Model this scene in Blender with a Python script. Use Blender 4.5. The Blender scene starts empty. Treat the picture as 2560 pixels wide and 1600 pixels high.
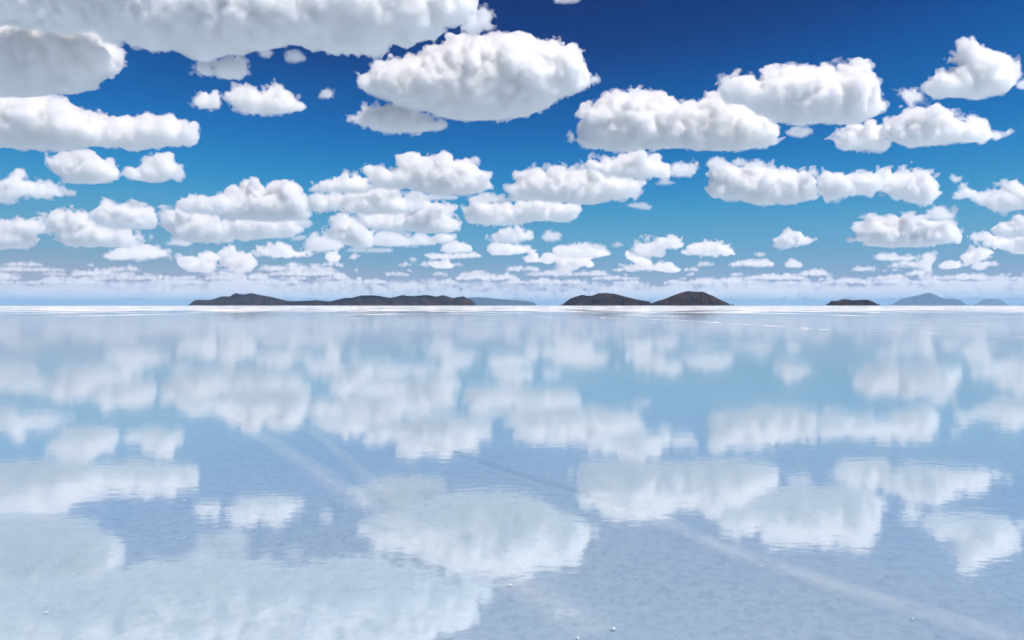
import bpy, math, random, time
import numpy as np
import openvdb
_T0 = time.time()
R = math.radians
S = bpy.context.scene
C = S.collection

# ---------------------------------------------------------------- camera
F = 1707.0            # focal length in photograph pixels (2560 wide) = 24 mm lens
HZ = 763.0            # row of the horizon
EYE = 2.2
cam = bpy.data.objects.new('camera', bpy.data.cameras.new('camera'))
C.objects.link(cam); S.camera = cam
cam.location = (0, 0, EYE); cam.rotation_euler = (R(90), 0, 0)
cam.data.sensor_width = 36; cam.data.lens = 36 * F / 2560
cam.data.shift_y = -(800 - HZ) / 2560
cam.data.clip_start = 0.1; cam.data.clip_end = 1e6

# ---------------------------------------------------------------- sky and sun
SUN_EL, SUN_AZ = 60, 122      # azimuth clockwise from north (+Y): behind the camera, to the right
w = bpy.data.worlds.new('World'); S.world = w; w.use_nodes = True
nt = w.node_tree; bg = nt.nodes['Background']
sky = nt.nodes.new('ShaderNodeTexSky'); sky.sky_type = 'NISHITA'; sky.sun_disc = False
sky.sun_elevation = R(SUN_EL); sky.sun_rotation = R(SUN_AZ)
sky.altitude = 3600; sky.air_density = 1.0; sky.dust_density = 0.1; sky.ozone_density = 3.0
# the deep, polarised blue of the photograph: each channel of the sky radiance gets its own response curve
K = 0.07
sc_ = nt.nodes.new('ShaderNodeVectorMath'); sc_.operation = 'SCALE'; sc_.inputs['Scale'].default_value = K
nt.links.new(sky.outputs[0], sc_.inputs[0])
sep = nt.nodes.new('ShaderNodeSeparateColor'); com = nt.nodes.new('ShaderNodeCombineColor'); nt.links.new(sc_.outputs[0], sep.inputs[0])
for ch, pts in enumerate((
    [(0, 0), (.058, 0), (.085, .001), (.114, .016), (.162, .085), (.254, .20), (.397, .42), (1, .9)],
    [(0, 0), (.06, .012), (.102, .029), (.130, .085), (.165, .160), (.198, .235), (.275, .345), (.397, .39), (.539, .42), (1, .6)],
    [(0, 0), (.12, .08), (.205, .18), (.250, .33), (.309, .475), (.361, .546), (.451, .58), (.558, .55), (.61, .52), (1, .6)])):
    fc = nt.nodes.new('ShaderNodeFloatCurve'); cu = fc.mapping.curves[0]
    for i, p in enumerate(pts[1:-1]): cu.points.new(*p)
    cu.points[0].location = pts[0]; cu.points[-1].location = pts[-1]
    fc.mapping.update(); nt.links.new(sep.outputs[ch], fc.inputs['Value']); nt.links.new(fc.outputs[0], com.inputs[ch])
up = nt.nodes.new('ShaderNodeVectorMath'); up.operation = 'SCALE'; up.inputs['Scale'].default_value = .87 / K
nt.links.new(com.outputs[0], up.inputs[0]); nt.links.new(up.outputs[0], bg.inputs[0]); bg.inputs[1].default_value = K
sun = bpy.data.objects.new('sun', bpy.data.lights.new('sun', 'SUN')); C.objects.link(sun)
sun.data.energy = 4.5; sun.data.angle = R(0.5); sun.data.color = (1, .925, .86)
sun.rotation_euler = (R(90 - SUN_EL), 0, R(180 - SUN_AZ))
S.view_settings.view_transform = 'Standard'; S.view_settings.look = 'None'
S.view_settings.exposure = 0.22; S.view_settings.gamma = 1
cy = S.cycles
cy.volume_bounces = 20
cy.max_bounces = 40; cy.diffuse_bounces = 3; cy.glossy_bounces = 3; cy.transparent_max_bounces = 48
cy.caustics_reflective = False; cy.caustics_refractive = False
cy.adaptive_threshold = 0.035

# ---------------------------------------------------------------- tuned values
WAVE = (.0005, .00006, .0014)      # heights of the ripples in metres
WF0, WPOW, WROUGH = .26, 2.5, (.042, .035, .065)
TINT, BRIGHTEN = ((.75, .89, 1), (.83, .95, 1)), .15
SHORE, FARLOG = 2.27, 2.5
HAZE, HAZE_COL = 8.5e-6, (.32, .54, .75)
CALB = (1, .981, .991, 1)
WISP = (4.4, 1.3)

# ---------------------------------------------------------------- helpers
def link(name, me, parent=None):
    o = bpy.data.objects.new(name, me); C.objects.link(o)
    if parent: o.parent = parent
    return o
def tag(o, label=None, cat=None, group=None, kind=None):
    for k, v in (('label', label), ('category', cat), ('group', group), ('kind', kind)):
        if v: o[k] = v
    return o
def mat(name):
    m = bpy.data.materials.new(name); m.use_nodes = True
    n = m.node_tree; n.nodes.clear()
    return m, n, n.nodes.new('ShaderNodeOutputMaterial')

def quads_mesh(name, V, Q, Tri=None):
    me = bpy.data.meshes.new(name)
    nq = len(Q); ntri = 0 if Tri is None else len(Tri)
    me.vertices.add(len(V)); me.vertices.foreach_set('co', np.asarray(V, np.float32).ravel())
    me.loops.add(nq * 4 + ntri * 3); me.polygons.add(nq + ntri)
    li = np.asarray(Q, np.int32).ravel()
    st = np.arange(nq, dtype=np.int32) * 4
    if ntri:
        li = np.concatenate([li, np.asarray(Tri, np.int32).ravel()])
        st = np.concatenate([st, nq * 4 + np.arange(ntri, dtype=np.int32) * 3])
    me.loops.foreach_set('vertex_index', li)
    me.polygons.foreach_set('loop_start', st)
    me.update(calc_edges=True)
    return me

# ---------------------------------------------------------------- clouds
def bspl(n, cell, off):
    """matrix that evaluates a cubic B-spline through a random lattice at n voxels"""
    t = (np.arange(n) / cell) + off; i = np.floor(t).astype(int); f = t - i
    m = i.max() + 4; W = np.zeros((n, m), np.float32); r = np.arange(n)
    W[r, i] = (1 - f) ** 3 / 6; W[r, i + 1] = (3 * f ** 3 - 6 * f ** 2 + 4) / 6
    W[r, i + 2] = (-3 * f ** 3 + 3 * f ** 2 + 3 * f + 1) / 6; W[r, i + 3] = f ** 3 / 6
    return W
def vnoise(shape, cell, rng):
    cell = np.broadcast_to(cell, 3)
    Ws = [bspl(n, c, rng.random()) for n, c in zip(shape, cell)]
    L = rng.standard_normal([W.shape[1] for W in Ws]).astype(np.float32)
    a = np.einsum('ai,ijk->ajk', Ws[0], L, optimize=True)
    a = np.einsum('bj,ajk->abk', Ws[1], a, optimize=True)
    a = np.einsum('ck,abk->abc', Ws[2], a, optimize=True)
    return a / 0.33
def poly_sd(px, py, P):
    """signed distance (positive inside) of points to polygon P"""
    d = np.full(px.shape, 1e9, np.float32); ins = np.zeros(px.shape, bool)
    for (ax, ay), (bx, by) in zip(P, P[1:] + P[:1]):
        ex, ey = bx - ax, by - ay; l = ex * ex + ey * ey + 1e-9
        t = np.clip(((px - ax) * ex + (py - ay) * ey) / l, 0, 1)
        d = np.minimum(d, (px - ax - t * ex) ** 2 + (py - ay - t * ey) ** 2)
        if ay != by:
            ins ^= ((ay > py) != (by > py)) & (px < (bx - ax) * (py - ay) / (by - ay) + ax)
    d = np.sqrt(d)
    return np.where(ins, d, -d)


CLOUD_H = 3000.0
VEIL, BODY, ANI = 24.0, 10.0, 0.3
ISO = (0.8, -1.2)
_cm = {}
def cloud_mats(s, alb=None):
    """water droplet cloud: a thin veil round a dense body; s = metres per photograph pixel"""
    k4 = round(math.log(s) * 4); key = (k4, alb)
    if key not in _cm:
        ss = 5.0 * (math.exp(k4 / 4) / 5.0) ** 0.6; out = []
        for nm, mfp in (('cloud_veil', VEIL * ss), ('cloud_body', BODY * ss)):
            m, n, o = mat(nm)
            v = n.nodes.new('ShaderNodeVolumeScatter'); v.inputs['Color'].default_value = alb or CALB
            v.inputs['Density'].default_value = 1 / mfp; v.inputs['Anisotropy'].default_value = ANI
            n.links.new(v.outputs[0], o.inputs['Volume'])
            t = n.nodes.new('ShaderNodeBsdfTransparent'); d = n.nodes.new('ShaderNodeBsdfDiffuse')
            d.inputs[0].default_value = (.92, .92, .92, 1)
            x = n.nodes.new('ShaderNodeMixShader'); x.inputs[0].default_value = 0.01
            n.links.new(t.outputs[0], x.inputs[1]); n.links.new(d.outputs[0], x.inputs[2])
            n.links.new(x.outputs[0], o.inputs['Surface'])
            out.append(m)
        _cm[key] = out
    return _cm[key]

def billow_mesh(c, rr, v, rng, amp=1.0, base=None, dmv=None, cmax=14.0, wk=1.0, dec=.54):
    """surfaces of the veil and the body of a heap of puffs (centres c, radii rr, voxel v)"""
    pad = 6 * v
    lo = (c - rr[:, None]).min(0) - pad; hi = (c + rr[:, None]).max(0) + pad
    N = np.ceil((hi - lo) / v).astype(int) + 1
    G = np.full(N, 30.0, np.float32)
    cz = c[:, 2]; c = (c - lo) / v; rv = rr / v
    ax = [np.arange(m, dtype=np.float32) for m in N]
    for i in np.argsort(-rv):
        ci = np.round(c[i]).astype(int)
        if G[ci[0], ci[1], ci[2]] < -rv[i] - 0.3: continue
        b = rv[i] + 6
        a0 = np.maximum(np.floor(c[i] - b).astype(int), 0); a1 = np.minimum(np.ceil(c[i] + b).astype(int) + 1, N)
        X = ax[0][a0[0]:a1[0], None, None] - c[i][0]; Y = ax[1][None, a0[1]:a1[1], None] - c[i][1]; Z = ax[2][None, None, a0[2]:a1[2]] - c[i][2]
        dd = np.sqrt(X * X + Y * Y + Z * Z) - rv[i]
        g = G[a0[0]:a1[0], a0[1]:a1[1], a0[2]:a1[2]]
        h = np.maximum(1.2 - np.abs(g - dd), 0) / 1.2
        np.copyto(g, np.minimum(g, dd) - h * h * .3)
    disp = np.zeros(N, np.float32)
    cell = min(cmax, max(dmv * .7, 2.4)); a = 0.30 * cell
    while cell > 1.6:
        disp += a * amp * (np.abs(vnoise(N, cell, rng)) - .75)
        cell *= .55; a *= dec
    disp += .22 * amp * vnoise(N, 2.2, rng)
    if base is not None:
        low = np.clip((ax[2] * v + lo[2] - base[0]) / base[1], 0, 1)[None, None, :]
        disp *= (.25 + .75 * low)
    G = G - disp
    fray = np.clip(.35 + .8 * vnoise(N, 18.0, rng), 0, 1.6) * wk
    wisp = fray * (WISP[0] * (.75 - np.abs(vnoise(N, 6.0, rng))) + WISP[1] * vnoise(N, 2.8, rng))
    if base is not None: wisp *= (.5 + .5 * low)
    Vs, Qs, Ms, nv = [], [], [], 0
    for slot, (iso, Gs) in enumerate(zip(ISO, (G - wisp, G))):
        Gs = np.ascontiguousarray(Gs)
        g = openvdb.FloatGrid(background=30.0); g.copyFromArray(Gs, ijk=(0, 0, 0), tolerance=0.0)
        vv, qq = g.convertToQuads(isovalue=iso)[:2]
        if len(vv) == 0: continue
        Vs.append(vv); Qs.append(qq.astype(np.int64) + nv); Ms.append(np.full(len(qq), slot, np.int32)); nv += len(vv)
    return np.concatenate(Vs) * v + lo, np.concatenate(Qs), np.concatenate(Ms)

def finish_cloud(V, Q, M, org, s, name='cloud', alb=None):
    me = quads_mesh(name, V - org, Q)
    me.polygons.foreach_set('material_index', M)
    me.polygons.foreach_set('use_smooth', np.ones(len(M), bool))
    for m in cloud_mats(s, alb): me.materials.append(m)
    o = link(name, me); o.location = org
    return o

def make_cloud(P, label, seed, base_y=None, H=CLOUD_H, vox=None, thick=1.0, rcap=0.42, amp=1.0, flat=False):
    rng = np.random.default_rng(seed)
    xs = [p[0] for p in P]; ys = [p[1] for p in P]
    x0, x1, y0, y1 = min(xs), max(xs), min(ys), max(ys)
    if base_y is None: base_y = y1
    if vox is None: vox = float(np.clip((y1 - y0) / 28, 1.5, 2.1))
    D = H * F / (HZ - base_y); s = D / F
    small = (y1 - y0) < 60
    n = int(np.clip((x1 - x0) * (y1 - y0) / 12, 1200, 16000))
    px = rng.uniform(x0, x1, n); py = rng.uniform(y0, y1, n)
    d = poly_sd(px, py, P); k = d > (1.0 if small else 2.4); px, py, d = px[k], py[k], d[k]
    dm = d.max(); Rm = rcap * dm
    r = np.minimum(d * rng.uniform(.75, 1.0, len(d)), np.maximum(Rm * rng.uniform(.5, 1.6, len(d)), 2.5))
    T = thick * np.sqrt(np.maximum(d * (2 * dm - d), 0)) * 1.25
    wv = rng.uniform(-1, 1, len(d)) * np.maximum(T - r, 0)
    if dm > 16:   # torn scraps of vapour along the rim
        per = sum(math.hypot(a[0] - q[0], a[1] - q[1]) for a, q in zip(P, P[1:] + P[:1])); K_ = int(per / 34)
        for _ in range(K_):
            i = rng.integers(len(P)); t = rng.random(); a, q = P[i], P[(i + 1) % len(P)]
            ex, ey = a[0] + (q[0] - a[0]) * t, a[1] + (q[1] - a[1]) * t; m_ = rng.integers(5, 12); dx = rng.uniform(-1, 1) * 14; sp = rng.uniform(.5, 1.6)
            tt = rng.random(m_)
            px = np.concatenate([px, ex + dx * tt * sp + rng.normal(0, 2.0, m_)]); py = np.concatenate([py, ey - rng.uniform(-4, 9) * tt * sp + rng.normal(0, 2.0, m_)])
            r = np.concatenate([r, rng.uniform(1.6, 4.2, m_) * (1.1 - .6 * tt)]); d = np.concatenate([d, np.full(m_, 3.0)]); wv = np.concatenate([wv, np.full(m_, rng.uniform(-1, 1) * dm * .3)])
    if flat:      # a deep sheet of cloud nearly overhead, seen from below
        Dl = H * F / (HZ - py); sl = Dl / F
        c = np.stack([(px - 1280) * sl, Dl, H + rng.uniform(0, 1, len(px)) * (r + np.maximum(d - r, 0) * 2.2 + d) * sl], 1); rr = r * sl
        s = float(np.median(sl)); D = float(np.median(Dl))
    else:
        Dp = D + wv * s; q = Dp / F
        c = np.stack([(px - 1280) * q, Dp, EYE + (HZ - py) * q], 1); rr = r * q
    cz = c[:, 2]
    V, Q, M = billow_mesh(c, rr, vox * s, rng, amp * (.6 if flat else 1), None if flat else (cz.min(), max(np.ptp(cz) * .5, s)), dm / vox, 22.0 if flat else 14.0, min(1.0, dm / vox / 12), .5 if flat else .56)
    thin = dm < 24 and any(q in label for q in ('scrap', 'wisp', 'puff', 'faint', 'thin', 'streak', 'shelf'))      # half dissolved vapour
    o = finish_cloud(V, Q, M, np.array([float(c[:, 0].mean()), D, float(cz.min())]), s * (5 if thin else 1), 'cloud', (1, .992, .996, 1) if flat else None)
    return tag(o, label, 'cloud', 'cumulus clouds over the salt flat')

def view(k, t):
    ox, oy, sc = {'F': (0, 0, .945), 'L': (0, 0, 1.89), 'R': (1280, 0, 1.89), '1': (0, 340, 3.78), '2': (640, 340, 3.78), '3': (1280, 340, 3.78), '4': (1920, 340, 3.78)}[k]
    p = [tuple(float(v) for v in q.split(',')) for q in t.split()]
    return [(ox + a / sc, oy + b / sc) for a, b in p]
CLOUDS = [
 ('L', '-150,110 60,95 230,105 400,130 480,165 530,190 600,185 650,195 700,230 760,235 800,212 880,235 950,280 1010,270 1060,240 1180,225 1300,225 1400,205 1500,240 1620,225 1700,240 1790,268 1830,240 1850,195 1930,190 2060,175 2080,110 2200,90 2240,60 2250,0 2200,-50 2060,-90 1980,-150 1800,-200 1500,-260 900,-290 -150,-270', 'giant grey bottomed cloud spread over the top left of the sky', dict(vox=2.8, thick=.7, rcap=.3, amp=1.1)),
 ('L', '-150,100 0,95 120,100 220,110 330,130 430,150 500,180 535,225 545,290 550,350 500,350 455,370 465,418 330,432 130,448 -150,452', 'heavy grey cloud mass under the giant cloud at the left edge', dict(thick=1.4)),
 ('L', '-150,470 0,455 100,460 200,450 240,480 300,480 340,510 410,535 470,545 520,580 600,560 650,575 690,550 730,580 780,560 830,590 880,590 920,600 930,640 930,682 860,685 790,680 700,690 640,705 520,690 400,690 330,705 200,705 80,695 -150,690', 'long tapering white cloud reaching in from the left edge', dict(thick=1.5)),
 ('L', '905,490 940,450 975,435 1000,450 1020,440 1045,490 1000,515 950,505', 'small cloud directly left of the small flat white one in the upper left blue', {}),
 ('L', '1085,440 1140,412 1180,405 1225,435 1260,430 1300,410 1340,430 1380,455 1440,490 1440,515 1390,530 1290,545 1180,535 1110,510', 'small double humped white cloud in the upper left blue', {}),
 ('L', '1500,462 1518,430 1550,418 1575,430 1572,458 1540,466', 'tiny faint puff left of the big oval cloud', {}),
 ('L', '905,320 960,290 1010,335 1015,300 1060,275 1130,280 1165,290 1172,350 1130,370 1080,375 1040,365 1000,360 940,345', 'ragged greyish cloud hanging just under the giant cloud', {}),
 ('L', '1220,240 1260,225 1295,250 1272,275 1232,270', 'left one of two scraps under the edge of the giant cloud', {}),
 ('L', '1335,278 1365,240 1422,238 1445,282 1390,298', 'right one of two scraps under the edge of the giant cloud', {}),
 ('F', '845,178 880,175 885,150 950,150 1000,145 1030,120 1060,98 1120,92 1190,86 1240,98 1290,110 1340,125 1355,115 1370,140 1375,175 1395,185 1375,205 1320,225 1285,255 1240,272 1180,280 1110,282 1050,275 1010,258 940,245 890,220 850,200', 'biggest bright oval cloud in the upper middle of the sky', dict(thick=1.2)),
 ('L', '1650,565 1690,560 1720,530 1790,500 1880,495 1960,510 2020,545 2090,590 2095,615 1950,628 1820,625 1760,615 1700,580', 'thin grey cloud tucked under the big oval cloud', {}),
 ('L', '2175,140 2200,105 2250,60 2290,35 2335,70 2320,112 2285,132 2260,155 2220,168', 'wispy torn scrap at the right end of the giant cloud', dict(amp=1.3)),
 ('R', '190,-12 250,-20 330,-15 320,8 260,18 200,14', 'faint scrap of cloud cut by the top edge of the picture', dict(amp=1.2)),
 ('R', '255,620 275,615 300,655 335,640 330,590 355,530 415,465 500,445 570,428 640,440 720,465 790,495 880,500 930,455 1000,450 1060,490 1130,520 1200,560 1250,620 1250,670 1200,690 1080,705 960,708 820,690 700,700 560,705 440,695 330,685 285,668', 'long bright cloud with a saddle between two heads right of centre', dict(thick=1.2)),
 ('R', '990,430 1000,385 1060,365 1130,360 1150,400 1200,360 1280,340 1340,345 1380,325 1430,340 1470,315 1520,340 1555,360 1570,310 1610,305 1660,340 1700,390 1720,430 1745,500 1720,545 1650,575 1520,580 1480,570 1380,590 1310,575 1240,570 1180,530 1120,500 1060,480', 'big bright cloud with a tower at its right end behind the saddle cloud', dict(thick=1.2)),
 ('R', '1250,605 1290,622 1340,598 1400,600 1428,620 1370,652 1310,640', 'thin scrap under the cloud with the right hand tower', {}),
 ('R', '1522,645 1540,655 1550,625 1590,605 1620,600 1640,588 1700,595 1745,605 1765,650 1790,690 1740,717 1680,700 1580,705 1535,675', 'small bright cloud left of the pointed white one on the right', {}),
 ('R', '1775,615 1810,560 1860,520 1930,512 1960,530 2010,508 2050,520 2090,570 2130,580 2170,560 2210,590 2280,625 2340,645 2250,660 2200,665 2100,670 2020,680 1940,692 1880,690 1830,665', 'bright white cloud tapering to a point towards the right', {}),
 ('R', '1945,430 1980,380 2000,345 2060,350 2080,320 2130,310 2110,285 2060,303 2048,288 2110,255 2120,215 2180,205 2220,250 2280,260 2330,310 2380,360 2370,400 2340,435 2250,450 2180,465 2080,455 1990,455', 'highest white cloud on the right with a hooked top', {}),
 ('R', '1822,445 1850,425 1900,418 1945,455 1965,492 1920,480 1880,492 1850,470', 'small puff at the lower left of the hooked cloud', {}),
 ('R', '2380,412 2400,385 2450,365 2500,380 2490,420 2420,422', 'scrap of cloud cut by the right edge beside the hooked cloud', {}),
 ('L', '262,770 290,735 330,722 420,730 450,750 520,775 545,800 560,845 520,858 400,862 310,857 280,820', 'blocky white cloud, the left of two under the tapering cloud', {}),
 ('L', '575,815 620,800 660,798 700,760 735,728 790,745 840,790 880,822 850,845 780,852 720,860 640,850 600,835', 'triangular white cloud, the right of two under the tapering cloud', {}),
 ('1', '-80,470 60,420 130,372 200,400 240,430 330,430 420,450 500,470 560,510 588,570 480,577 380,567 270,552 180,580 170,612 80,618 -80,622', 'wedge of grey and white cloud at the left edge', {}),
 ('1', '600,532 650,508 712,518 718,557 650,568 610,558', 'tiny faint puff after the point of the wedge cloud', {}),
 ('R', '925,810 940,795 1000,795 1100,790 1220,785 1270,810 1330,810 1400,825 1435,870 1425,935 1340,950 1260,960 1190,967 1100,950 960,925 930,860', 'bright lumpy cloud at the left end of the row of three on the right', {}),
 ('R', '1440,905 1450,850 1440,815 1500,812 1560,830 1640,815 1710,825 1740,890 1690,915 1600,925 1530,945 1490,952 1470,925', 'white cloud in the middle of the row of three on the right', {}),
 ('R', '1700,880 1720,820 1760,795 1810,820 1870,800 1900,830 1980,820 2000,840 2000,900 2012,920 1980,940 1950,972 1910,960 1870,940 1820,935 1780,915', 'ragged greyer cloud at the right end of the row of three on the right', dict(amp=1.2)),
 ('R', '2085,912 2120,897 2160,887 2220,920 2280,910 2320,878 2420,888 2520,900 2520,988 2400,985 2320,997 2250,980 2160,937', 'bright cloud cut by the right edge below the tapering white one', {}),
 ('3', '-60,480 20,450 70,370 150,370 230,330 270,350 340,310 480,300 500,350 600,350 660,300 760,300 860,350 1030,380 1100,400 1260,410 1280,450 1200,510 1150,520 1150,575 1040,590 880,620 690,640 450,622 200,605 20,590', 'broad bright cloud in the middle of the sky under the saddle cloud', {}),
 ('3', '570,290 680,240 730,208 790,245 850,235 930,235 1040,190 1110,155 1180,160 1280,215 1350,193 1400,230 1450,280 1520,330 1550,382 1430,392 1250,405 1080,395 900,370 800,300 700,292', 'peaked cloud behind the upper right of the broad middle cloud', {}),
 ('3', '1490,310 1550,252 1600,270 1680,258 1755,252 1755,300 1705,385 1560,388 1520,350', 'thin grey scrap right of the peaked middle cloud', dict(amp=1.2)),
 ('3', '-455,740 -420,648 -340,638 -150,632 0,640 80,612 250,618 420,622 600,648 622,782 500,802 330,797 150,812 40,842 -100,837 -300,832 -420,817', 'flat slab of cloud directly under the broad middle cloud', {}),
 ('2', '1950,602 2060,568 2140,528 2240,548 2380,568 2460,558 2490,612 2300,640 2100,632', 'thin grey scrap on top of the left end of the flat slab', {}),
 ('3', '1825,275 1880,213 1940,187 2010,230 2025,292 1900,308', 'dim puff above the left end of the row of three', {}),
 ('3', '2035,275 2140,203 2240,238 2330,213 2410,272 2380,294 2200,294', 'dim double puff above the lumpy cloud of the row of three', {}),
 ('3', '1350,458 1430,398 1480,420 1570,438 1450,464', 'tiny wisp under the thin grey scrap in the middle', {}),
 ('3', '1055,652 1150,636 1260,632 1328,660 1300,698 1220,694 1140,674', 'thin flat lilac streak alone in the blue right of the slab', {}),
 ('2', '1055,370 1080,320 1160,303 1230,330 1300,310 1350,280 1370,228 1440,228 1480,188 1560,183 1640,188 1700,208 1780,188 1840,222 1880,248 1950,243 2020,243 2080,288 2160,348 2202,400 2192,482 2120,512 1960,547 1750,547 1560,522 1400,492 1250,492 1120,472 1070,420', 'bright domed cloud left of centre below the big oval cloud', {}),
 ('2', '475,512 560,460 700,418 850,373 960,383 1040,398 1080,460 1092,502 1050,532 900,537 750,532 600,527', 'low white cloud touching the left side of the domed cloud', {}),
 ('2', '498,620 540,568 650,548 780,538 950,538 1100,518 1200,493 1350,498 1350,570 1450,598 1522,640 1500,702 1300,732 1050,732 850,717 700,702 550,722 508,682', 'long flat cloud layered under the low white one left of centre', {}),
 ('2', '1350,518 1470,518 1600,538 1800,543 1915,558 1902,602 1700,607 1560,612 1450,602', 'grey shelf under the base of the domed cloud', {}),
 ('2', '975,790 1000,738 1200,733 1450,718 1520,650 1590,616 1690,648 1740,648 1790,688 1852,708 1852,760 1812,788 1880,798 1920,840 1968,887 1800,902 1650,907 1450,887 1200,892 1040,862', 'white cloud with a peak at its right, third layer under the domed cloud', {}),
 ('2', '688,922 720,858 770,820 790,776 830,788 870,798 990,818 992,858 1080,888 1102,1000 1080,1042 950,1052 830,1022 820,982 740,962', 'puffy bright cloud under the peaked third layer cloud', {}),
 ('2', '460,1062 475,978 540,932 590,948 680,938 720,958 812,978 822,1040 780,1083 600,1088 500,1088', 'round headed cloud just left of the puffy bright one', {}),
 ('2', '1108,962 1140,897 1300,902 1400,928 1450,958 1540,922 1640,958 1702,1012 1680,1033 1500,1033 1400,1043 1250,1043 1130,1033', 'flat topped cloud right of the puffy bright one', {}),
 ('2', '815,1085 900,1058 1100,1058 1290,1058 1290,1098 1150,1103 950,1099', 'thin strip of cloud under the flat topped one', {}),
 ('2', '1645,975 1750,920 1875,945 1898,992 1750,1016', 'small grey cloud trailing right of the flat topped one', {}),
 ('2', '1738,1082 1780,1028 1850,1006 1960,1011 2034,1048 2034,1088 1900,1104 1800,1098', 'small domed cloud low in the middle above a flat strip', {}),
 ('2', '1575,1122 1680,1106 1800,1118 1950,1106 2060,1086 2160,1132 2000,1150 1800,1164 1650,1160', 'flat strip of cloud under the small domed one', {}),
 ('2', '656,1152 668,1098 760,1092 788,1140 774,1184 690,1184', 'little cube shaped cloud low on the left of the middle', {}),
 ('2', '872,1154 930,1106 976,1140 935,1166', 'tiny puff right of the little cube shaped cloud', {}),
 ('2', '1440,1164 1490,1140 1522,1172 1490,1190', 'tiny puff alone in the low blue left of the middle', {}),
 ('2', '1640,1214 1680,1186 1750,1196 1800,1160 1866,1220 1856,1250 1700,1246', 'small low cloud under the flat strip in the middle', {}),
 ('2', '-5,1062 100,1048 190,1038 200,986 260,1006 340,1058 380,1088 500,1092 526,1122 400,1140 200,1144 30,1114', 'low white cloud with a pointed head left of the cube shaped one', {}),
 ('2', '305,972 400,938 486,948 440,980 340,990', 'small grey wisp above the pointed head cloud', {}),
 ('F', '522,502 530,460 575,450 585,435 605,429 625,450 650,445 680,437 702,445 732,480 730,516 700,521 640,521 580,519 540,511', 'bright twin topped cloud in the middle left of the lower sky', {}),
 ('F', '408,487 450,461 500,464 530,458 552,480 532,502 490,504 440,502', 'greyer cloud joined to the left of the bright twin topped one', {}),
 ('F', '538,537 550,514 600,514 650,519 700,519 712,536 692,556 640,562 560,567', 'grey layer under the bright twin topped cloud', {}),
 ('2', '375,832 400,788 470,776 546,830 490,874 420,854', 'small puff at the lower right of the twin topped cloud', {}),
 ('F', '373,505 420,494 470,499 500,509 540,539 572,560 540,571 470,571 420,566 398,540 380,527', 'wide mottled cloud below the greyer joined one', {}),
 ('F', '385,577 420,559 462,574 440,582', 'small low puff under the wide mottled cloud', {}),
 ('F', '198,516 240,490 255,474 290,484 305,484 340,489 372,510 370,536 330,540 280,536 240,532', 'domed cloud low on the left with a bright shoulder', {}),
 ('F', '103,510 140,497 165,499 190,519 215,529 250,539 300,549 342,574 300,582 200,582 150,577 133,550 123,530', 'long sloping cloud low on the left under the domed one', {}),
 ('F', '-40,530 50,518 100,524 97,550 62,560 97,574 62,585 -40,585', 'layered grey cloud low at the left edge', {}),
 ('F', '235,607 280,584 340,573 392,594 404,607 330,612 260,614', 'thin flat cloud under the sloping one low on the left', {}),
 ('F', '1163,560 1180,544 1220,538 1268,562 1220,571 1170,570', 'small white cloud under the flat slab in the middle', {}),
 ('F', '1153,592 1160,574 1200,574 1250,584 1274,593 1200,602 1160,602', 'flat low cloud beneath the small white one in the middle', {}),
 ('F', '1278,562 1290,544 1320,554 1328,567 1290,570', 'tiny grey puff right of the small white middle cloud', {}),
 ('3', '1155,1105 1165,1016 1300,1006 1400,966 1540,945 1616,1000 1616,1048 1460,1064 1454,1114 1300,1130 1200,1126', 'small two step cloud low right of the middle', {}),
 ('3', '1610,1112 1700,1026 1850,1000 1950,1006 2030,1046 2108,1090 2096,1124 1800,1126', 'small flat cloud just right of the two step one', {}),
 ('4', '50,1034 100,956 180,906 280,926 360,956 470,968 400,1004 300,1026 150,1056', 'lone small cloud with a tail low on the right', {}),
 ('3', '2280,1114 2340,1096 2410,1120 2340,1140', 'tiny flat puff above two low small clouds', {}),
 ('3', '2190,1204 2230,1160 2300,1166 2420,1166 2490,1222 2300,1236 2230,1226', 'low flat small cloud, the left of two under the tiny flat puff', {}),
 ('4', '155,1212 200,1160 260,1166 336,1222 300,1244 180,1240', 'low domed small cloud, the right of two under the tiny flat puff', {}),
 ('4', '795,972 880,918 980,868 1030,798 1150,788 1300,762 1370,798 1500,788 1600,808 1740,838 1790,918 1846,982 1650,1004 1550,1034 1300,1044 1100,1054 950,1034 900,984', 'wide lens shaped cloud low on the right', {}),
 ('4', '832,768 930,734 1030,772 930,786', 'thin streak above the left end of the lens shaped cloud', {}),
 ('4', '1422,784 1520,716 1600,664 1700,704 1780,784 1600,800', 'faint grey cloud over the lens shaped cloud', {}),
 ('4', '1732,704 1742,650 1806,690 1774,718', 'tiny bright puff above the right of the lens shaped cloud', {}),
 ('4', '1728,412 1738,370 1800,376 1828,420 1770,446', 'tiny dim puff in the blue right of the row of three', {}),
 ('4', '2105,914 2200,836 2280,836 2330,786 2450,806 2520,860 2520,932 2300,950 2150,934', 'upper one of two white clouds cut by the right edge low down', {}),
 ('4', '1962,952 2080,930 2200,966 2300,956 2350,916 2520,916 2520,1114 2350,1104 2250,1064 2100,1044', 'lower one of two white clouds cut by the right edge low down', {}),
 ('4', '992,1154 1060,1106 1200,1106 1240,1146 1350,1126 1438,1150 1360,1174 1200,1180 1050,1176', 'thin low cloud below the lens shaped one', {}),
 ('4', '1155,1214 1300,1180 1430,1186 1440,1136 1520,1100 1566,1130 1550,1284 1480,1286 1400,1234 1250,1230', 'ragged low cloud under the right of the thin low one', {}),
 ('4', '1845,1194 1856,1126 1960,1066 2040,1056 2126,1100 2064,1136 2000,1166 1964,1206', 'slanting bright low cloud near the right edge', {}),
 ('4', '1602,1234 1700,1186 1826,1186 1806,1244 1650,1256', 'small flat low cloud left of the slanting bright one', {}),
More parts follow.
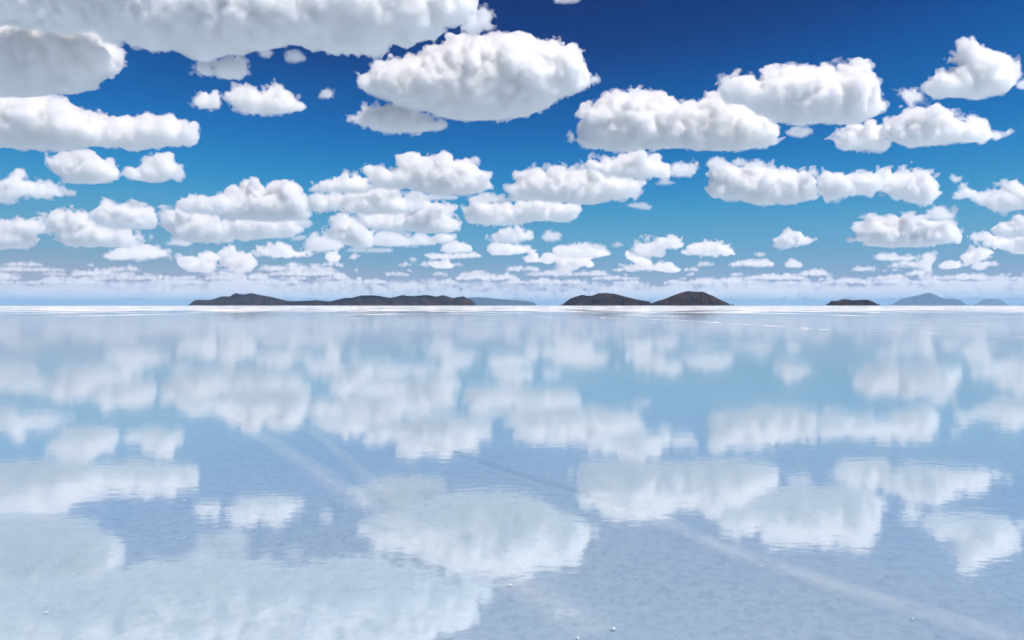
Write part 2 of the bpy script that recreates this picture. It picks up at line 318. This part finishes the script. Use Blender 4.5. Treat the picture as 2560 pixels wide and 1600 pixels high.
 ('4', '1922,1244 1960,1200 2040,1206 2068,1252 2000,1270', 'small low puff under the slanting bright one', {}),
 ('3', '118,1152 180,1095 240,1115 252,1160 320,1104 394,1114 406,1182 350,1206 250,1186 130,1196', 'low twin cumulus at the left of the middle cluster over the dark hills', {}),
 ('3', '394,1132 396,1056 460,1020 530,1046 600,1036 724,1024 744,1066 904,1076 936,1122 800,1144 600,1140 500,1144', 'highest cloud of the low cluster over the dark hills', {}),
 ('3', '424,1254 414,1146 600,1136 768,1146 746,1236 650,1226 560,1266 480,1296', 'bright shining block of cloud in the low cluster over the dark hills', {}),
 ('3', '742,1044 800,1004 908,1052 820,1082', 'small grey puff over the right of the low cluster', {}),
 ('3', '930,1034 1000,1000 1060,1030 990,1050', 'tiny grey puff farther right over the low cluster', {}),
 ('3', '1078,1154 1074,1094 1150,1126 1240,1140 1300,1184 1348,1244 1280,1246 1180,1206', 'bright sloping cloud at the right of the low cluster', {}),
 ('3', '1342,1234 1390,1180 1440,1204 1500,1194 1526,1236 1610,1260 1560,1286 1380,1280', 'low cloud right of the bright sloping one', {}),
 ('1', '1670,1170 1690,1138 1800,1130 1880,1160 1980,1190 2060,1230 1980,1290 1800,1270 1700,1220', 'broken white cloud low on the left above the twin peak hill', {}),
 ('1', '1870,1140 1960,1086 2100,1140 2060,1170 1900,1176', 'small dome behind the broken white cloud', {}),
 ('1', '2070,1120 2110,1054 2200,1056 2230,1100 2290,1096 2360,1130 2400,1170 2380,1250 2300,1290 2180,1260 2100,1200', 'low cumulus tower above the left chain of hills', {}),
]

NC = len(CLOUDS)
for i, (k, t, lab, kw) in enumerate(CLOUDS):
    make_cloud(view(k, t), lab, 11 + i, **kw)
print('clouds', round(time.time() - _T0, 1))

# the far bank where the rows of cloud run together above the horizon
rng = np.random.default_rng(5)
for soft, rows in ((150.0, ((50e3, 2900, 55, 2.5, 8, .22), (58e3, 2950, 80, 2.5, 8.5, .34), (68e3, 3000, 110, 2.5, 9, .48), (80e3, 3050, 140, 2.5, 8.5, .62), (96e3, 3100, 170, 2.5, 8, .76))),
                   (650.0, ((118e3, 3500, 150, 4, 12, .88), (150e3, 3700, 170, 4, 13, 1.0), (200e3, 3700, 200, 5, 15, 1.0), (300e3, 3900, 170, 6, 15, 1.0)))):
    Vs, Qs, Ms, nv = [], [], [], 0
    for D, H, n, rmin, rmax, cover in rows:
        s = D / F; c = []; rr = []
        lx = vnoise((400, 1, 1), (9, 1, 1), rng)[:, 0, 0] + .6 * vnoise((400, 1, 1), (3, 1, 1), rng)[:, 0, 0] + np.linspace(-.3, .4, 400); rank = np.argsort(np.argsort(lx)) / 400
        while len(c) < n * (14 if soft < 200 else 9):
            x = rng.uniform(-1420, 1420); f = rank[int((x + 1420) / 2840 * 399)]
            if f > cover: continue
            r = rng.uniform(rmin, rmax) * (1 - .65 * f / cover) * rng.uniform(.4, 1)
            zo = rng.uniform(0, 1.6) * (1 - f / cover) * rmax * .5 + r * .6 if soft < 200 else rng.uniform(-.6, 1.0) * r
            c.append((x, D + rng.uniform(-16, 16) * s, H + EYE + zo * s)); rr.append(r * s)
        c = np.array(c); c[:, 0] *= s; rr = np.array(rr)
        V, Q, M = billow_mesh(c, rr, (1.7 if soft < 200 else 2.4) * s, rng, .9 if soft < 200 else .5, None, 4.5, 14.0, .25)
        Vs.append(V); Qs.append(Q + nv); Ms.append(M); nv += len(V)
    V = np.concatenate(Vs)
    o = finish_cloud(V, np.concatenate(Qs), np.concatenate(Ms), np.array([0, rows[2][0], 3000.0]), soft, 'clouds', None if soft < 200 else (.90, .90, .91, 1))
    tag(o, 'rows of many small far white clouds above the hazy horizon' if soft < 200 else 'pale haze bank of the farthest clouds along the whole horizon', 'clouds', kind='stuff')
print('bank', round(time.time() - _T0, 1))

# ---------------------------------------------------------------- node helpers
def N_(n, t, **kw):
    x = n.nodes.new('ShaderNode' + t)
    for k, v in kw.items():
        if k.startswith('i_'): x.inputs[int(k[2:]) if k[2:].isdigit() else k[2:].replace('_', ' ')].default_value = v
        else: setattr(x, k, v)
    return x
def pos(n, scale=(1, 1, 1), loc=(0, 0, 0)):
    g = N_(n, 'NewGeometry'); m = N_(n, 'Mapping'); m.inputs['Scale'].default_value = scale; m.inputs['Location'].default_value = loc
    n.links.new(g.outputs['Position'], m.inputs['Vector']); return m.outputs[0]
def noise(n, vec, scale, detail=4, rough=.55, dist=0):
    x = N_(n, 'TexNoise'); x.inputs['Scale'].default_value = scale; x.inputs['Detail'].default_value = detail
    x.inputs['Roughness'].default_value = rough; x.inputs['Distortion'].default_value = dist
    n.links.new(vec, x.inputs['Vector']); return x.outputs[0]
def ramp(n, fac, pts):
    x = N_(n, 'ValToRGB'); e = x.color_ramp.elements
    while len(e) < len(pts): e.new(.5)
    for q, (p, c) in zip(e, pts):
        q.position = p; q.color = c if len(c) == 4 else (*c, 1)
    n.links.new(fac, x.inputs[0]); return x.outputs[0]
def math_(n, op, a, b=None, c=None, clamp=False):
    x = N_(n, 'Math', operation=op, use_clamp=clamp)
    for i, v in enumerate((a, b, c)):
        if v is None: continue
        if isinstance(v, (int, float)): x.inputs[i].default_value = v
        else: n.links.new(v, x.inputs[i])
    return x.outputs[0]
def mixc(n, f, a, b, bt='MIX'):
    x = N_(n, 'Mix', data_type='RGBA', blend_type=bt)
    for i, v in ((0, f), (6, a), (7, b)):
        if isinstance(v, (int, float)): x.inputs[i].default_value = v
        elif isinstance(v, tuple): x.inputs[i].default_value = (*v, 1)
        else: n.links.new(v, x.inputs[i])
    return x.outputs[2]

# ---------------------------------------------------------------- salt flat (dry, white crust) under a sheet of brine
m, n, o = mat('salt_crust')
p = pos(n)
f1 = noise(n, p, .35, 6, .6); f2 = noise(n, p, 9.0, 6, .65); f3 = noise(n, p, 60.0, 4, .7)
col = ramp(n, f1, [(.3, (.88, .88, .88)), (.7, (.93, .93, .93))])
speck = ramp(n, f2, [(.36, (.86, .86, .87)), (.52, (1, 1, 1))])
col = mixc(n, 1.0, col, speck, 'MULTIPLY')
b = N_(n, 'Bump'); b.inputs['Strength'].default_value = .6; b.inputs['Distance'].default_value = .01
n.links.new(math_(n, 'ADD', f2, math_(n, 'MULTIPLY', f3, .4)), b.inputs['Height'])
d = N_(n, 'BsdfDiffuse'); n.links.new(col, d.inputs[0]); n.links.new(b.outputs[0], d.inputs['Normal'])
n.links.new(d.outputs[0], o.inputs['Surface']); SALT = m
def sheet(name, z, x, y0, y1):
    def ax(a, b):
        t = [0.0]; s_ = 2.0
        while t[-1] < max(-a, b): t.append(t[-1] + s_); s_ *= 1.35
        t = np.array(t); return np.concatenate([[a], -t[1:][::-1][-t[1:][::-1] > a], t[t < b], [b]])
    X, Y = ax(-x, x), ax(y0, y1)
    V = np.stack(np.broadcast_arrays(X[:, None], Y[None, :], np.float64(z)), -1).reshape(-1, 3); k = len(Y)
    i = np.arange(len(X) - 1)[:, None] * k + np.arange(k - 1)[None, :]
    return quads_mesh(name, V, np.stack([i, i + k, i + k + 1, i + 1], -1).reshape(-1, 4))
g = sheet('salt_flat', 0, 4e5, -2e5, 5e5)
g.materials.append(m); tag(link('salt_flat', g), kind='structure')

m, n, o = mat('brine')
p = pos(n)
# ripples: short wind waves, a little longer along the wind
pw = pos(n, (1.0, 1.6, 1)); 
h1 = noise(n, pw, 5.0, 3, .5); h2 = noise(n, pw, 22.0, 2, .5); h3 = noise(n, pos(n, (.6, 1.3, 1)), .8, 2, .5)
hh = math_(n, 'ADD', math_(n, 'MULTIPLY', h1, WAVE[0]), math_(n, 'ADD', math_(n, 'MULTIPLY', h2, WAVE[1]), math_(n, 'MULTIPLY', h3, WAVE[2])))
b = N_(n, 'Bump'); b.inputs['Strength'].default_value = 1; b.inputs['Distance'].default_value = 1
n.links.new(hh, b.inputs['Height'])
ge = N_(n, 'NewGeometry'); dt = N_(n, 'VectorMath', operation='DOT_PRODUCT'); n.links.new(b.outputs[0], dt.inputs[0]); n.links.new(ge.outputs['Incoming'], dt.inputs[1])
cs = math_(n, 'ABSOLUTE', dt.outputs['Value'])          # Schlick reflectance, the same from above and from below
fres = math_(n, 'MULTIPLY_ADD', math_(n, 'POWER', math_(n, 'SUBTRACT', 1.0, cs, clamp=True), WPOW), 1 - WF0, WF0)
py_ = N_(n, 'SeparateXYZ'); n.links.new(p, py_.inputs[0])
rough = math_(n, 'ADD', math_(n, 'MULTIPLY', math_(n, 'LOGARITHM', math_(n, 'MAXIMUM', math_(n, 'DIVIDE', py_.outputs[1], 7.0), 1.0), 10.0), WROUGH[1], clamp=False), WROUGH[0])
rough = math_(n, 'MINIMUM', rough, WROUGH[2])          # wind ruffles the open water farther out
gl = N_(n, 'BsdfAnisotropic'); n.links.new(rough, gl.inputs['Roughness']); n.links.new(b.outputs[0], gl.inputs['Normal'])
tint = ramp(n, noise(n, p, .22, 5, .6), [(.3, TINT[0]), (.7, TINT[1])])
fine = ramp(n, noise(n, pos(n, (1, .8, 1)), 15.0, 8, .72), [(.34, (.80, .85, .90)), (.5, (1, 1, 1))])
tint = mixc(n, 1.0, tint, fine, 'MULTIPLY')
tr = N_(n, 'BsdfTransparent'); n.links.new(tint, tr.inputs[0])
mx = N_(n, 'MixShader'); n.links.new(fres, mx.inputs[0]); n.links.new(tr.outputs[0], mx.inputs[1]); n.links.new(gl.outputs[0], mx.inputs[2])
# crust that stands out of the brine, more of it farther out, then wet again in the far distance
sx = N_(n, 'SeparateXYZ'); n.links.new(p, sx.inputs[0])
lg = math_(n, 'LOGARITHM', math_(n, 'MAXIMUM', sx.outputs[1], 1.0), 10.0)
far = math_(n, 'SUBTRACT', math_(n, 'MINIMUM', lg, FARLOG), math_(n, 'MULTIPLY', math_(n, 'MAXIMUM', math_(n, 'SUBTRACT', lg, 3.3), 0), 2.0))  # far flat made wet so less light bounces up, darkening cloud undersides
cr = math_(n, 'ADD', noise(n, pos(n, (1, .45, 1)), .05, 8, .68), math_(n, 'MULTIPLY', math_(n, 'SUBTRACT', far, SHORE), .40))
dry = ramp(n, cr, [(.50, (0, 0, 0)), (.60, (.8, .8, .8)), (.70, (1, 1, 1))])
t2 = N_(n, 'BsdfTransparent'); mx2 = N_(n, 'MixShader'); n.links.new(dry, mx2.inputs[0]); 
brighten = N_(n, 'BsdfDiffuse'); brighten.inputs[0].default_value = (.64, .84, 1, 1); mxf = N_(n, 'MixShader')  # pale blue diffuse laid over the brine to brighten its dull sky reflection
n.links.new(math_(n, 'MULTIPLY', ramp(n, noise(n, pos(n, (1, .6, 1)), .12, 6, .65), [(.3, (.5, .5, .5)), (.7, (1, 1, 1))]), BRIGHTEN), mxf.inputs[0])
n.links.new(mx.outputs[0], mxf.inputs[1]); n.links.new(brighten.outputs[0], mxf.inputs[2]); n.links.new(mxf.outputs[0], mx2.inputs[1]); n.links.new(t2.outputs[0], mx2.inputs[2])
n.links.new(mx2.outputs[0], o.inputs['Surface'])
g = sheet('water', .02, 4e4, -4e4, 4e4)
g.materials.append(m); tag(link('water', g), kind='structure')

# ---------------------------------------------------------------- islands and mountains
m, n, o = mat('island_rock')
p = pos(n); cl = ramp(n, noise(n, p, .004, 8, .65), [(.35, (.010, .010, .018)), (.65, (.052, .034, .036))])
d = N_(n, 'BsdfDiffuse'); n.links.new(cl, d.inputs[0]); n.links.new(d.outputs[0], o.inputs['Surface']); ROCK = m
m, n, o = mat('haze_tinted_rock')
p = pos(n); cl = ramp(n, noise(n, p, .001, 8, .65), [(.35, (.03, .05, .09)), (.65, (.05, .07, .11))])  # blue of the distant haze put into the rock colour
d = N_(n, 'BsdfDiffuse'); n.links.new(cl, d.inputs[0]); n.links.new(d.outputs[0], o.inputs['Surface']); HAZE_ROCK = m
def hill(view, prof, D, name, label, cat, mt, seed, deep=.5):
    ox, sc = view; rng = np.random.default_rng(seed); s = D / F
    base = {2.2: 181, 2.086: 174}[sc]
    X = np.array([(ox + a / sc - 1280) * s for a, _ in prof]); Zp = np.array([(base - b) / sc * s for _, b in prof])
    X = np.concatenate([[X[0] + .3 * s], X, [X[-1] - .3 * s]]); Zp = np.concatenate([[-2], Zp, [-2]]); o_ = np.argsort(X, kind='stable')
    nu = int((X.max() - X.min()) / s / 1.6) + 2; nvv = 40
    u = np.linspace(X.min(), X.max(), nu); z = np.interp(u, X[o_], Zp[o_])
    half = (X.max() - X.min()) * .5 * deep
    fall = np.minimum((u - u[0]) / (half * .6 + 1), (u[-1] - u) / (half * .6 + 1)); wd = half * np.sqrt(np.clip(fall, .03, 1))
    vv = np.linspace(-1, 1, nvv)
    rid = vnoise((nu, nvv, 1), (9, 6, 1), rng)[:, :, 0]; rid2 = vnoise((nu, nvv, 1), (4, 3, 1), rng)[:, :, 0]; wob = vnoise((nu, 1, 1), (25, 1, 1), rng)[:, 0, 0] * .12
    prof_v = np.clip(1 - np.abs(vv[None, :] - wob[:, None] * (1 - vv[None, :] ** 2)) ** 1.15, 0, 1)
    Z = z[:, None] * prof_v * np.clip(1 - .42 * np.abs(rid) * (1 - prof_v) * 2.2 - .25 * np.abs(rid2) * (1 - prof_v) * 2, .1, 1) - 1.0
    V = np.stack([np.repeat(u[:, None], nvv, 1), D + vv[None, :] * wd[:, None] + half * 0, Z], -1).reshape(-1, 3)
    org = np.array([u.mean(), D, 0.0])
    i = np.arange(nu - 1)[:, None] * nvv + np.arange(nvv - 1)[None, :]
    Q = np.stack([i, i + nvv, i + nvv + 1, i + 1], -1).reshape(-1, 4)
    me = quads_mesh(name, V - org, Q); me.materials.append(mt)
    me.polygons.foreach_set('use_smooth', np.ones(len(Q), bool))
    o = link(name, me); o.location = org
    return tag(o, label, cat, kind='structure')
A = (400, 2.2); B = (1400, 2.086)
pr = lambda t: [tuple(float(v) for v in q.split(',')) for q in t.split()]
hill(A, pr('162,172 180,160 200,150 260,152 330,130 380,132 420,113 470,122 510,111 560,125 610,132 660,145 700,155 740,166'), 21000, 'hill', 'dark hazy island hill with two peaks at the left end of the chain', 'hill', ROCK, 1)
hill(A, pr('640,160 700,157 770,158 860,152 930,160 1025,140 1060,140 1110,126 1190,126 1270,140 1340,125 1400,130 1470,123 1520,132 1555,124 1610,140 1670,131 1720,155 1740,175'), 19000, 'hill', 'long low dark ridge of rounded hills between the twin peak hill and the blue headland', 'hill', ROCK, 2, .25)
hill(A, pr('1560,150 1690,138 1780,136 1850,145 1950,152 2020,158 2060,166 2075,172'), 70000, 'mountain', 'flat hazy blue headland fading out behind the long ridge', 'mountain', HAZE_ROCK, 3, .4)
hill(B, pr('5,160 50,140 110,118 135,121 160,125 200,110 245,108 300,115 340,128 400,143 470,155 480,170'), 11500, 'hill', 'dark brown island hill just left of the highest dark hill', 'hill', ROCK, 4)
hill(B, pr('450,160 510,150 560,135 610,115 640,104 670,97 710,102 745,100 790,120 840,145 900,163'), 11000, 'hill', 'highest dark brown hill with a broad flat summit', 'hill', ROCK, 5)
hill(B, pr('1388,160 1410,150 1440,150 1470,140 1500,143 1525,147 1560,144 1600,144 1630,155 1665,162'), 10000, 'hill', 'small flat topped dark islet standing alone', 'hill', ROCK, 6)
hill(B, pr('1725,166 1780,140 1830,128 1870,122 1920,106 1960,125 2000,142 2050,138 2100,155 2115,168'), 85000, 'mountain', 'pale blue pointed mountain on the horizon', 'mountain', HAZE_ROCK, 7, .4)
hill(B, pr('2160,165 2200,145 2250,138 2300,148 2340,165'), 105000, 'mountain', 'faint low blue mountain beside the pointed one', 'mountain', HAZE_ROCK, 8, .4)
hill(B, pr('2400,163 2440,150 2520,146 2600,160'), 115000, 'mountain', 'faintest blue mountain cut by the edge of the picture', 'mountain', HAZE_ROCK, 9, .4)

# ---------------------------------------------------------------- salt ridge, tyre tracks, salt chips
def gp(x, y, e=EYE):        # a ground point seen at picture position (full view units)
    h = (y - 721) / .945; d = e * F / h
    return ((x / .945 - 1280) / F * d, d)
def polyline(pts, step):
    out = []
    for (a, b), (c, d) in zip(pts, pts[1:]):
        k = max(1, int(math.hypot(c - a, d - b) / step))
        out += [(a + (c - a) * t / k, b + (d - b) * t / k) for t in range(k)]
    return np.array(out + [pts[-1]])
def ridge(pts, w, h, step, seed, label):
    rng = np.random.default_rng(seed); L = polyline(pts, step); n_ = len(L)
    T = np.gradient(L, axis=0); T /= np.linalg.norm(T, axis=1)[:, None]; Nn = np.stack([-T[:, 1], T[:, 0]], 1)
    a = np.abs(vnoise((n_, 1, 1), (3, 1, 1), rng)[:, 0, 0]); off = vnoise((n_, 1, 1), (12, 1, 1), rng)[:, 0, 0] * w * .5
    rows = []
    for q, zz in ((-1, -.01), (-.5, .7), (0, 1), (.5, .7), (1, -.01)):
        wob = 1 + .4 * vnoise((n_, 1, 1), (2, 1, 1), rng)[:, 0, 0]
        xy = L + Nn * (off + q * w * wob * (.4 + a))[:, None]
        rows.append(np.column_stack([xy, np.where(zz > 0, .018 + zz * h * a * (.7 + .3 * wob), .0)]))
    V = np.stack(rows, 1).reshape(-1, 3); i = np.arange(n_ - 1)[:, None] * 5 + np.arange(4)[None, :]
    Q = np.stack([i, i + 1, i + 6, i + 5], -1).reshape(-1, 4)
    me = quads_mesh('salt_ridge', V - [*L[0], 0], Q); me.materials.append(CHIP)
    o = link('salt_ridge', me); o.location = (*L[0], 0)
    return tag(o, label, 'salt ridge')
m, n, o = mat('white_salt')
p = pos(n); f2 = noise(n, p, 14.0, 5, .6); cl = ramp(n, f2, [(.3, (.72, .70, .68)), (.6, (.90, .90, .90))])
b = N_(n, 'Bump'); b.inputs['Strength'].default_value = .8; b.inputs['Distance'].default_value = .01; n.links.new(noise(n, p, 40, 4), b.inputs['Height'])
d = N_(n, 'BsdfDiffuse'); n.links.new(cl, d.inputs[0]); n.links.new(b.outputs[0], d.inputs['Normal']); n.links.new(d.outputs[0], o.inputs['Surface']); CHIP = m
ridge([gp(1400, 750), gp(1600, 757), gp(1926, 777)], .12, .02, .25, 1, 'thin broken ridge of brownish salt crust running towards the right')
ridge([gp(1880, 777), gp(2180, 787), gp(2440, 798)], .08, .012, .2, 2, 'thin bright white salt line meeting the right edge below the horizon')

def track(pts, w, colr, seed, label, dens=.5):
    zt = (.004 if seed == 2 else .0245) + seed * .001
    m, n, o = mat('track_salt')
    p = pos(n); tc = N_(n, 'UVMap'); sx = N_(n, 'SeparateXYZ'); n.links.new(tc.outputs[0], sx.inputs[0])
    edge = math_(n, 'SUBTRACT', 1, math_(n, 'ABSOLUTE', math_(n, 'MULTIPLY_ADD', sx.outputs[0], 2, -1)), clamp=True)
    f = math_(n, 'MULTIPLY', math_(n, 'POWER', edge, .7), math_(n, 'MULTIPLY', ramp(n, noise(n, p, 3.0, 6, .7), [(.35, (.25, .25, .25)), (.6, (1, 1, 1))]), dens))
    d = N_(n, 'BsdfDiffuse'); d.inputs[0].default_value = (*colr, 1); t = N_(n, 'BsdfTransparent'); x = N_(n, 'MixShader')
    n.links.new(f, x.inputs[0]); n.links.new(t.outputs[0], x.inputs[1]); n.links.new(d.outputs[0], x.inputs[2]); n.links.new(x.outputs[0], o.inputs[0])
    L = polyline(pts, .3); n_ = len(L); T = np.gradient(L, axis=0); T /= np.linalg.norm(T, axis=1)[:, None]; Nn = np.stack([-T[:, 1], T[:, 0]], 1)
    V = np.concatenate([np.column_stack([L - Nn * w / 2, np.full(n_, zt)]), np.column_stack([L + Nn * w / 2, np.full(n_, zt)])])
    i = np.arange(n_ - 1); Q = np.stack([i, i + 1, i + 1 + n_, i + n_], 1)
    me = quads_mesh('tyre_track', V - [*L[0], 0], Q[:, ::-1]); uv = me.uv_layers.new(name='UVMap')
    lv = np.empty(len(me.loops), np.int32); me.loops.foreach_get('vertex_index', lv)
    uv.data.foreach_set('uv', np.column_stack([(lv >= n_).astype(np.float32), (lv % n_) * .1]).astype(np.float32).ravel())
    me.materials.append(m); o = link('tyre_track', me); o.location = (*L[0], 0)
    return tag(o, label, 'tyre track', kind='structure')
track([gp(500, 955), gp(740, 1112), gp(865, 1200), gp(1200, 1372), gp(1420, 1500)], .42, (.95, .95, .95), 0, 'pale faint tyre track slanting down through the water left of centre', .12)
track([gp(640, 960), gp(750, 1030), gp(872, 1135), gp(960, 1205)], .30, (.95, .95, .95), 1, 'second shorter pale tyre track beside the first', .08)
track([gp(1000, 1045), gp(1200, 1112), gp(1380, 1166), gp(1500, 1208)], .22, (.25, .24, .30), 2, 'dark submerged tyre track near the middle of the water', .2)
track([gp(1500, 1208), gp(1720, 1305), gp(2000, 1400), gp(2440, 1530)], .34, (.95, .95, .95), 3, 'long pale track running to the lower right corner', .14)

def chip(x, y, wpx, label, seed):
    rng = np.random.default_rng(seed); X, Y = gp(x, y, EYE - .02); s = Y / F; w = wpx / .945 * s * .68
    nr = 11; V = [(0, 0, .002 + w * .06)]
    for k in range(nr):
        a = 2 * math.pi * k / nr; q = rng.uniform(.6, 1.1)
        V.append((math.cos(a) * w * .34 * q, math.sin(a) * w * .22 * q, .001 + w * rng.uniform(.0, .07)))
    for k in range(nr):
        a = 2 * math.pi * k / nr + .1; q = rng.uniform(.75, 1.15)
        V.append((math.cos(a) * w * .5 * q, math.sin(a) * w * .30 * q, -.012))
    T3 = [(0, 1 + k, 1 + (k + 1) % nr) for k in range(nr)]
    Q = [(1 + k, 1 + nr + k, 1 + nr + (k + 1) % nr, 1 + (k + 1) % nr) for k in range(nr)]
    me = quads_mesh('salt_chip', V, Q, T3); me.materials.append(CHIP)
    o = link('salt_chip', me); o.location = (X, Y, .02); o.rotation_euler.z = rng.uniform(-.4, .4)
    return tag(o, label, 'salt chip', 'small salt chips poking out of the water')
CHIPS = [
 (435, 1182, 10, 'bright salt chip in the blue gap above a pair of chips'), (418, 1273, 7, 'left chip of the close pair in the blue gap'), (435, 1270, 7, 'right chip of the close pair in the blue gap'),
 (1205, 1381, 16, 'wide salt chip below the reflection of the big oval cloud'), (1450, 1484, 20, 'largest flat salt chip near the bottom centre'), (1365, 1506, 16, 'salt chip at the bottom edge beside the largest one'),
 (110, 1446, 13, 'salt chip in the grey reflection in the lower left corner'), (1797, 1337, 9, 'right one of two chips along the pale track'), (1725, 1318, 8, 'left one of two chips along the pale track'),
 (2155, 1461, 12, 'salt chip near the lower right corner'), (1160, 1249, 8, 'tiny chip inside the bright reflection of the oval cloud'), (1498, 1219, 7, 'tiny chip under the reflection of the long right hand cloud'),
 (386, 1139, 7, 'tiny chip at the lower edge of the left cloud reflection'), (2404, 945, 8, 'bright chip near the right edge in mid water'), (370, 874, 5, 'upper one of two tiny far chips on the left'),
 (372, 894, 5, 'lower one of two tiny far chips on the left'), (2380, 783, 5, 'tiny far chip just above the white salt line'), (1980, 1407, 5, 'tiny chip beside the long pale track'),
 (1503, 1365, 8, 'thin chip in the rippled water right of centre'), (1978, 1324, 5, 'tiny chip in the rippled water under the second right cloud reflection'), (345, 1273, 4, 'tiny chip left of the close pair'),
 (1277, 1420, 6, 'tiny chip right of the wide salt chip'), (738, 1023, 4, 'tiny chip below the mid left cloud reflection')]
for i, a in enumerate(CHIPS): chip(*a, 40 + i)

# ---------------------------------------------------------------- haze over the flat
m, n, o = mat('haze')
v = N_(n, 'VolumePrincipled'); v.inputs['Color'].default_value = (*HAZE_COL, 1); v.inputs['Density'].default_value = HAZE; v.inputs['Anisotropy'].default_value = .0
n.links.new(v.outputs[0], o.inputs['Volume'])
x, y0, y1, z0, z1 = 3.5e5, -3000, 4.5e5, -5, 2100
V = [(a, b, c) for c in (z0, z1) for b in (y0, y1) for a in (-x, x)]
g = quads_mesh('haze', V, [(0, 2, 3, 1), (4, 5, 7, 6), (0, 1, 5, 4), (2, 6, 7, 3), (0, 4, 6, 2), (1, 3, 7, 5)])
g.materials.append(m); tag(link('haze', g), kind='stuff')
print('script', round(time.time() - _T0, 1))
